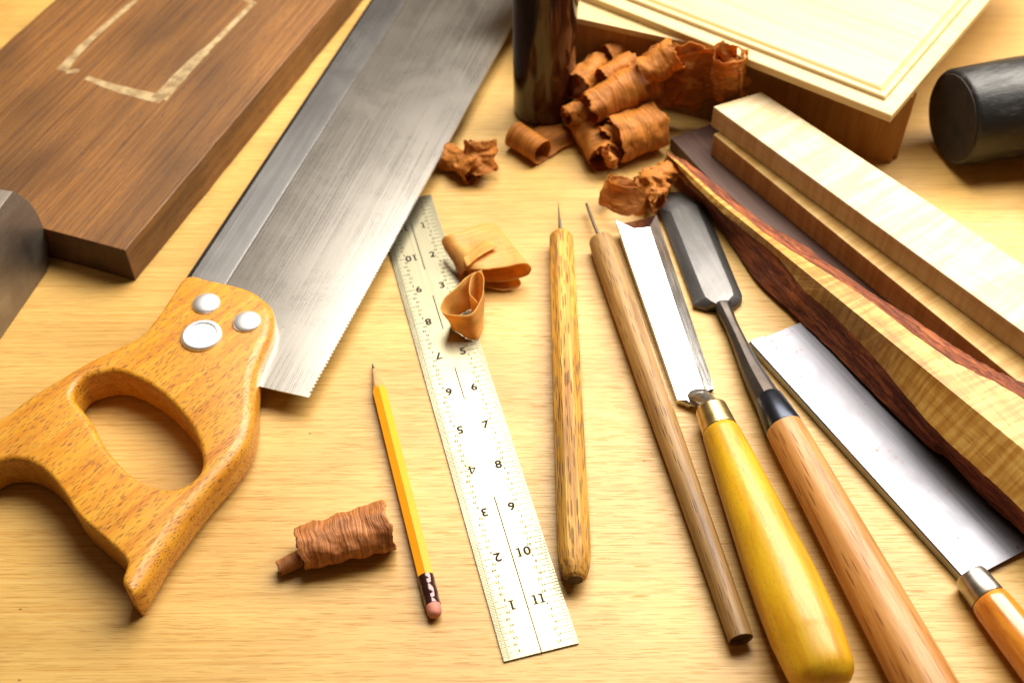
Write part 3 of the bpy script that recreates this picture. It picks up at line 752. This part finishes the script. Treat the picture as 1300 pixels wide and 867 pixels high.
V, F = loft(rings); mk('neck', V, F, M_neck, t, bevel=.4, seg=2, auto=40)

# ------------------------------------------------------------------ small saw lower right
a = at(951, 434, 5); b = at(1222, 734, 5)
t = T('slim_back_saw', 'slim bright saw with an orange handle under the bark strip', 'saw', Vector((a.x, a.y, 0)), Vector((b.x, b.y, 0)))
LS = (b-a).length
w1 = t.px(966.6, 427, 5); w2 = t.px(1242.5, 721, 5)
ws = (w1.y+w2.y)/2
sg = 1 if ws > 0 else -1
top = t.px(1010.6, 412, 3)
dirb = (top.y-w1.y)
c0 = t.px(1254, 723, 3); c1 = t.px(1300, 699, 3)
poly = [(-.2, ws), (top.x*1.0, top.y), (top.x+ (c1.x-top.x)*0, top.y)]
ext = 46*sg
kk = (c1.x-c0.x)/(c1.y-c0.y)
k2 = (top.x-w1.x)/(top.y-w1.y)
poly = [(w1.x, ws*.4), (w1.x+k2*(ext-ws), ext)]
x = w1.x+k2*(ext-ws)+1.2; xe = c0.x+kk*(ext-c0.y)
while x < xe-1.5: poly += [(x, ext+sg*.8), (x+.6, ext)]; x += 1.3
poly += [(xe, ext), (c0.x, c0.y), (c0.x-1, ws*.4)]
V, F = prism(poly, 2.6, 3.2); mk('blade', V, F, M_gentsteel, t)
prf = [(0, .6), (0, 4.6), (sg*.8, 5.4), (ws-sg*.3, 5.4), (ws, 5.0), (ws, 3.3), (ws, 2.5), (ws, .6)]
rings = [[(x, y, z) for y, z in prf] for x in (0, LS*.5, LS+4)]
V, F = loft(rings); mk('spine', V, F, M_brightsteel, t, bevel=.25)
V, F = prism([(1, ws+sg*.02), (LS+3, ws+sg*.02), (LS+3, ws+sg*.42), (1, ws+sg*.42)], 3.22, 3.5); mk('seam', V, F, M_ink, t)
fa = t.px(1235, 733, 8); fb = t.px(1300, 818, 9); fa.z = 7.0; fb.z = 9
V, F = lathe(fa, fb, [(-2, 4), (-1.6, 7.0), (-.5, 7.5), (10.5, 8.1), (11.2, 7.9), (11.4, 7)], 56); mk('ferrule', V, F, M_nickel, t, auto=35)
V, F = lathe(fa, fb, dense([(11.3, 7.6), (12.2, 8.4), (15, 8.8), (50, 10), (90, 11), (112, 10.5), (118, 7), (119, 1)], 3), 56); mk('handle', V, F, M_orange, t, auto=50)

# ------------------------------------------------------------------ wood shavings
def sheet(name, fn, nu, nv, mat, parent, th=.3, rag=0.0, sd=0.0):
    """fn(u,v)->local mm ; u along grain (round the curl), v along the width"""
    V = []; UV = []
    for i in range(nu+1):
        for j in range(nv+1):
            u = i/nu; v = j/nv
            vv = v
            if rag:
                e_ = 1-abs(2*v-1); k = max(0, 1-e_*5)
                vv = v+(1 if v < .5 else -1)*rag*k*(.5+.5*nz((u*23, sd, v*3))+.35*nz((u*80, sd, 2)))
            V.append(fn(u, vv)); UV.append((u, v))
    F = [[i*(nv+1)+j, (i+1)*(nv+1)+j, (i+1)*(nv+1)+j+1, i*(nv+1)+j+1] for i in range(nu) for j in range(nv)]
    me = bpy.data.meshes.new(name); me.from_pydata([tuple(Vector(v)*S) for v in V], [], F)
    uvl = me.uv_layers.new(name='UVMap')
    for lp in me.loops: uvl.data[lp.index].uv = UV[lp.vertex_index]
    me.materials.append(mat); me.shade_smooth()
    o = bpy.data.objects.new(name, me); COL.objects.link(o); o.parent = parent.o if isinstance(parent, T) else parent
    if th: m = o.modifiers.new('solid', 'SOLIDIFY'); m.thickness = th*S; m.offset = 0
    return o

def curl_fn(t, A, B, rA, rB, turns, a0=0, inner=.55, crum=0, squash=1.0, flare=0, sd=0.0, tail=0, freq=.12):
    A = t.L(A); B = t.L(B); ax = (B-A); ln = ax.length; ax.normalize()
    sx_ = ax.cross(Vector((0, 0, 1))).normalized(); uz = sx_.cross(ax)
    def fn(u, v):
        r = (rA+(rB-rA)*v); 
        k = inner+(1-inner)*min(1, u*1.25)**.7
        th = a0+u*turns*2*math.pi
        c = A+ax*(ln*v)
        rr = r*k*(1+flare*u)
        p = c+sx_*math.cos(th)*rr+uz*math.sin(th)*rr*squash
        if crum:
            q = p*freq+Vector((sd, sd*1.7, 0))
            p = p+Vector((nz(q), nz(q+Vector((9, 0, 0))), nz(q+Vector((0, 9, 0)))))*crum
            q = p*freq*3.1+Vector((sd, u*3, v*2))
            p = p+Vector((nz(q), nz(q+Vector((9, 0, 0))), nz(q+Vector((0, 9, 0)))))*crum*.20
        if p.z < .3: p.z = .3+.02*(p.z-.3)
        return p
    return fn

def curl_thing(label, base, rolls, group='reddish brown wood shavings', mat=M_shave, name='wood_shaving', th=.2):
    t = T(name, label, 'wood shaving', base, group=group)
    for i, kw in enumerate(rolls):
        kw = dict(kw); m = kw.pop('mat', mat); rag = kw.pop('rag', .12); nu = kw.pop('nu', 90); nv = kw.pop('nv', 40); nm = kw.pop('nm', 'curl')
        sheet(nm, curl_fn(t, **kw), nu, nv, m, t, th, rag, i*3.3+base[0])
    return t
def up_(p, z): return Vector((p.x, p.y, z))
# coarse roll by the saw handle
curl_thing('coarse dark ridged shaving roll lying left of the pencil', up_(at(440, 700), 0),
           [dict(A=at(378, 698, 9), B=at(496, 666, 10.5), rA=10.5, rB=13.2, turns=1.6, a0=1.2, inner=.82, crum=1.3, squash=.80, sd=2, rag=.04, mat=M_shaverough, freq=.16, nu=160, nv=90),
            dict(A=at(352, 722, 4), B=at(395, 703, 5), rA=3.6, rB=4.4, turns=2.4, a0=2, inner=.45, crum=.6, sd=5, mat=M_shaverough, nm='inner_curl')])
curl_thing('crumpled red shaving touching the teeth of the big saw', up_(at(600, 215), 0),
           [dict(A=at(562, 197, 7), B=at(608, 220, 7), rA=6.5, rB=9.5, turns=1.5, a0=.5, inner=.5, crum=3.4, sd=8, freq=.13, nu=110, nv=60),
            dict(A=at(614, 222, 5), B=at(609, 176, 20), rA=9, rB=10.5, turns=1.4, a0=1.9, inner=.5, crum=4.0, sd=14, squash=.8, freq=.12, nu=120, nv=70, nm='upper_curl')])
# clean roll with a flat tail
t = T('wood_shaving', 'smooth open shaving tube with a flat tail in front of the bottle', 'wood shaving', up_(at(690, 200), 0), group='reddish brown wood shavings')
Aq = t.L(at(652, 170, 8.5)); Bq = t.L(at(690, 194, 8.5)); axq = (Bq-Aq); lnq = axq.length; axq.normalize(); sq = axq.cross(Vector((0, 0, 1))).normalized()
if (t.M.to_3x3() @ sq).x < 0: sq = -sq
def tailroll(u, v):
    r = 8.2; L0 = .38
    if u < L0:                                    # flat tail
        s_ = (L0-u)/L0; p = Aq+axq*(lnq*(v*(1+.12*s_)))+sq*(s_*34)+Vector((0, 0, -8.2+.8+1.2*abs(math.sin(s_*3))))
    else:
        th = (u-L0)/(1-L0)*2*math.pi*1.9; rr = r*(1-.05*th/6.28)
        p = Aq+axq*(lnq*v)+sq*(-math.sin(th)*rr)+Vector((0, 0, -math.cos(th)*rr))
    q = p*.09; p = p+Vector((nz(q), nz(q+Vector((5, 0, 0))), .5*nz(q+Vector((0, 7, 0)))))*1.0
    p.z = max(p.z, .4); return p
sheet('curl', tailroll, 120, 40, M_shave, t, .35, .04, 3)
curl_thing('long dark shaving tube pointing at the frilly cup of shavings', up_(at(755, 185), 0),
           [dict(A=at(730, 140, 9), B=at(770, 206, 9), rA=10.5, rB=10, turns=1.6, a0=.3, inner=.6, crum=1.6, sd=21, mat=M_shave)])
curl_thing('fat barrel shaped shaving with crumpled curls in its open end', up_(at(800, 175), 0),
           [dict(A=at(774, 180, 14), B=at(836, 158, 14), rA=15, rB=15, turns=1.35, a0=1.0, inner=.82, crum=1.8, squash=.95, sd=31, nu=120, nv=60, rag=.08),
            dict(A=at(760, 180, 15), B=at(788, 172, 14), rA=9, rB=9, turns=2.0, a0=2, inner=.3, crum=4.5, sd=37, freq=.14, nm='inner_curl'),
            dict(A=at(768, 190, 20), B=at(778, 212, 6), rA=2.5, rB=3, turns=1.1, a0=2, inner=.7, crum=3, sd=3, freq=.2, nm='ribbon')])
curl_thing('frilly cup shaped shaving behind the chisel tips', up_(at(800, 255), 0),
           [dict(A=at(790, 268, 4), B=at(800, 232, 19), rA=13, rB=15, turns=1.25, a0=2.6, inner=.85, crum=2.4, sd=41, nu=110, nv=60, rag=.10),
            dict(A=at(838, 262, 12), B=at(822, 222, 16), rA=6, rB=9, turns=1.7, a0=.4, inner=.4, crum=5.0, sd=47, freq=.15, nu=120, nv=70, nm='frill'),
            dict(A=at(820, 232, 14), B=at(852, 216, 12), rA=6.5, rB=7, turns=1.5, a0=1.4, inner=.5, crum=3.5, sd=53, freq=.15, nm='frill')])
curl_thing('long tapering shaving tube resting across the top of the pile', up_(at(770, 140), 16),
           [dict(A=at(742, 142, 26), B=at(832, 98, 34), rA=10.5, rB=14, turns=1.35, a0=2.6, inner=.85, crum=1.6, sd=61),
            dict(A=at(716, 150, 20), B=at(752, 136, 20), rA=6, rB=6.5, turns=2.2, a0=1, inner=.4, crum=2.4, sd=66, freq=.2, nm='inner_curl')])
curl_thing('small curled shaving nearest the bottle on the pile', up_(at(745, 115), 18),
           [dict(A=at(730, 116, 26), B=at(764, 84, 26), rA=10.5, rB=10.5, turns=.95, a0=2.9, inner=.9, crum=2.5, sd=71)])
curl_thing('pale small shaving tube below the frayed top curl', up_(at(780, 95), 26),
           [dict(A=at(762, 102, 34), B=at(806, 78, 38), rA=7, rB=7.5, turns=1.3, a0=2.4, inner=.85, crum=1.0, sd=77)])
curl_thing('small frayed shaving curl highest on the pile', up_(at(795, 70), 30),
           [dict(A=at(768, 74, 34), B=at(800, 62, 34), rA=8, rB=7.5, turns=1.1, a0=2.4, inner=.85, crum=2.0, sd=83)])
# broad sheet
wn = Vector((-.378, -.926, 0))
def wp(x, y, off): return on_plane(x, y, bc+wn*off, wn)      # a point `off` mm in front of the box wall
t = T('wood_shaving', 'broad torn shaving sheet folded against the box front', 'wood shaving', up_(at(870, 135), 2), group='reddish brown wood shavings')
TOP = [t.L(wp(*q)) for q in ((775, 90, 16), (812, 70, 14), (846, 48, 8), (868, 62, 12), (898, 56, 8), (922, 49, 8), (936, 56, 12))]
MID = [t.L(wp(*q)) for q in ((785, 106, 24), (820, 94, 22), (850, 86, 18), (880, 84, 12), (902, 82, 12), (925, 82, 22), (950, 92, 12))]
BOT = [t.L(wp(*q)) for q in ((795, 130, 26), (815, 136, 20), (840, 138, 16), (875, 140, 12), (903, 134, 8), (918, 130, 18), (950, 112, 8))]
TOPs, MIDs, BOTs = [spline([tuple(p) for p in q], 10) for q in (TOP, MID, BOT)]
def broad(u, v):
    i = min(len(TOPs)-1, int(round(u*(len(TOPs)-1))))
    a_, b_, c_ = Vector(TOPs[i]), Vector(MIDs[i]), Vector(BOTs[i])
    p = a_*(1-v)**2*1+b_*2*v*(1-v)+c_*v*v
    q = p*.09; p = p+Vector((nz(q), nz(q+Vector((5, 0, 0))), nz(q+Vector((0, 7, 0)))))*5+Vector((nz(q*3), nz(q*3+Vector((5, 0, 0))), nz(q*3+Vector((0, 7, 0)))))*1.6
    return p
sheet('sheet', broad, 60, 40, M_shave, t, .4, .08, 5)
sheet('curl', curl_fn(t, wp(926, 118, 13), wp(926, 66, 13), 9, 10, 1.2, 1.0, .8, 3.0, sd=91, freq=.12), 90, 50, M_shave, t, .4, .1, 8)
sheet('curl', curl_fn(t, wp(815, 96, 26), wp(862, 68, 14), 9, 10, 1.2, 2.2, .8, 2.5, sd=97, freq=.12), 90, 50, M_shave, t, .4, .1, 9)

# pale curls on the ruler
t = T('wood_shaving', 'amber folded shaving ribbon lying beside the ruler', 'wood shaving', up_(at(630, 350), 0), group='amber wood shavings')
front = [(587, 353, 2), (586, 350, 6), (592, 346, 11), (606, 344, 15), (628, 342, 16), (655, 337, 17), (670, 336, 17), (675, 342, 14), (668, 350, 10), (645, 356, 8), (614, 358, 6), (606, 362, 3.5), (625, 366, 3), (640, 369, 2), (655, 367, 2.5), (662, 360, 5), (655, 353, 7), (630, 357, 6)]
fr = spline([tuple(t.px(*q)) for q in front], 8)
bk = t.px(628, 284, 17)-t.px(673, 337, 17)
bkl = t.px(566, 311, 12)-t.px(588, 352, 6)
def pale1(u, v):
    i = min(len(fr)-1, int(round(u*(len(fr)-1)))); p = Vector(fr[i])+bkl.lerp(bk, min(1, u*3.2))*v
    q = p*.06; p = p+Vector((0, 0, 1.6*nz(q)))+Vector((nz(q+Vector((3, 0, 0))), 0, 0))*1.2*v
    p.z = max(p.z, .5)
    return p
sheet('ribbon', pale1, len(fr)-1, 24, M_pale, t, .35, .03, 4)
# top flap
e0 = [t.px(592, 340, 16), t.px(631, 314, 19.5)]; e1_ = [t.px(588, 328, 17.2), t.px(616, 305, 18)]
sheet('flap', lambda u, v: (e0[0].lerp(e0[1], u)+Vector((0, 0, 1.8*math.sin(u*math.pi)+.5*nz((u*9, 0, 0))))).lerp(e1_[0].lerp(e1_[1], u), v), 20, 8, M_pale, t, .35, 0, 6)
t = T('wood_shaving', 'amber teardrop loop of shaving standing on the ruler', 'wood shaving', up_(at(590, 415), 1), group='amber wood shavings')
rim = [(606, 384, 19), (596, 370, 19), (598, 352, 20), (606, 344, 21), (613, 350, 21), (614, 366, 20), (608, 385, 19), (598, 399, 18), (582, 400, 18), (566, 398, 18), (559, 389, 18), (566, 377, 18), (580, 363, 19), (596, 349, 20), (612, 342, 20)]
botm = [(604, 410, 1.3), (600, 402, 1.3), (602, 394, 1.3), (608, 388, 1.3), (613, 394, 1.3), (614, 404, 1.3), (613, 418, 1.3), (608, 429, 1.3), (600, 432, 1.3), (584, 424, 1.3), (574, 416, 1.3), (577, 406, 1.3), (588, 398, 1.3), (600, 390, 1.3), (614, 380, 1.3)]
r1 = spline([tuple(t.px(*q)) for q in rim], 8); r2_ = spline([tuple(t.px(*q)) for q in botm], 8)
def pale2(u, v):
    i = min(len(r1)-1, int(round(u*(len(r1)-1)))); p = Vector(r1[i]).lerp(Vector(r2_[i]), v)
    q = p*.12; return p+Vector((nz(q), nz(q+Vector((3, 0, 0))), 0))*.7
sheet('loop', pale2, len(r1)-1, 20, M_pale, t, .4, .03, 7)
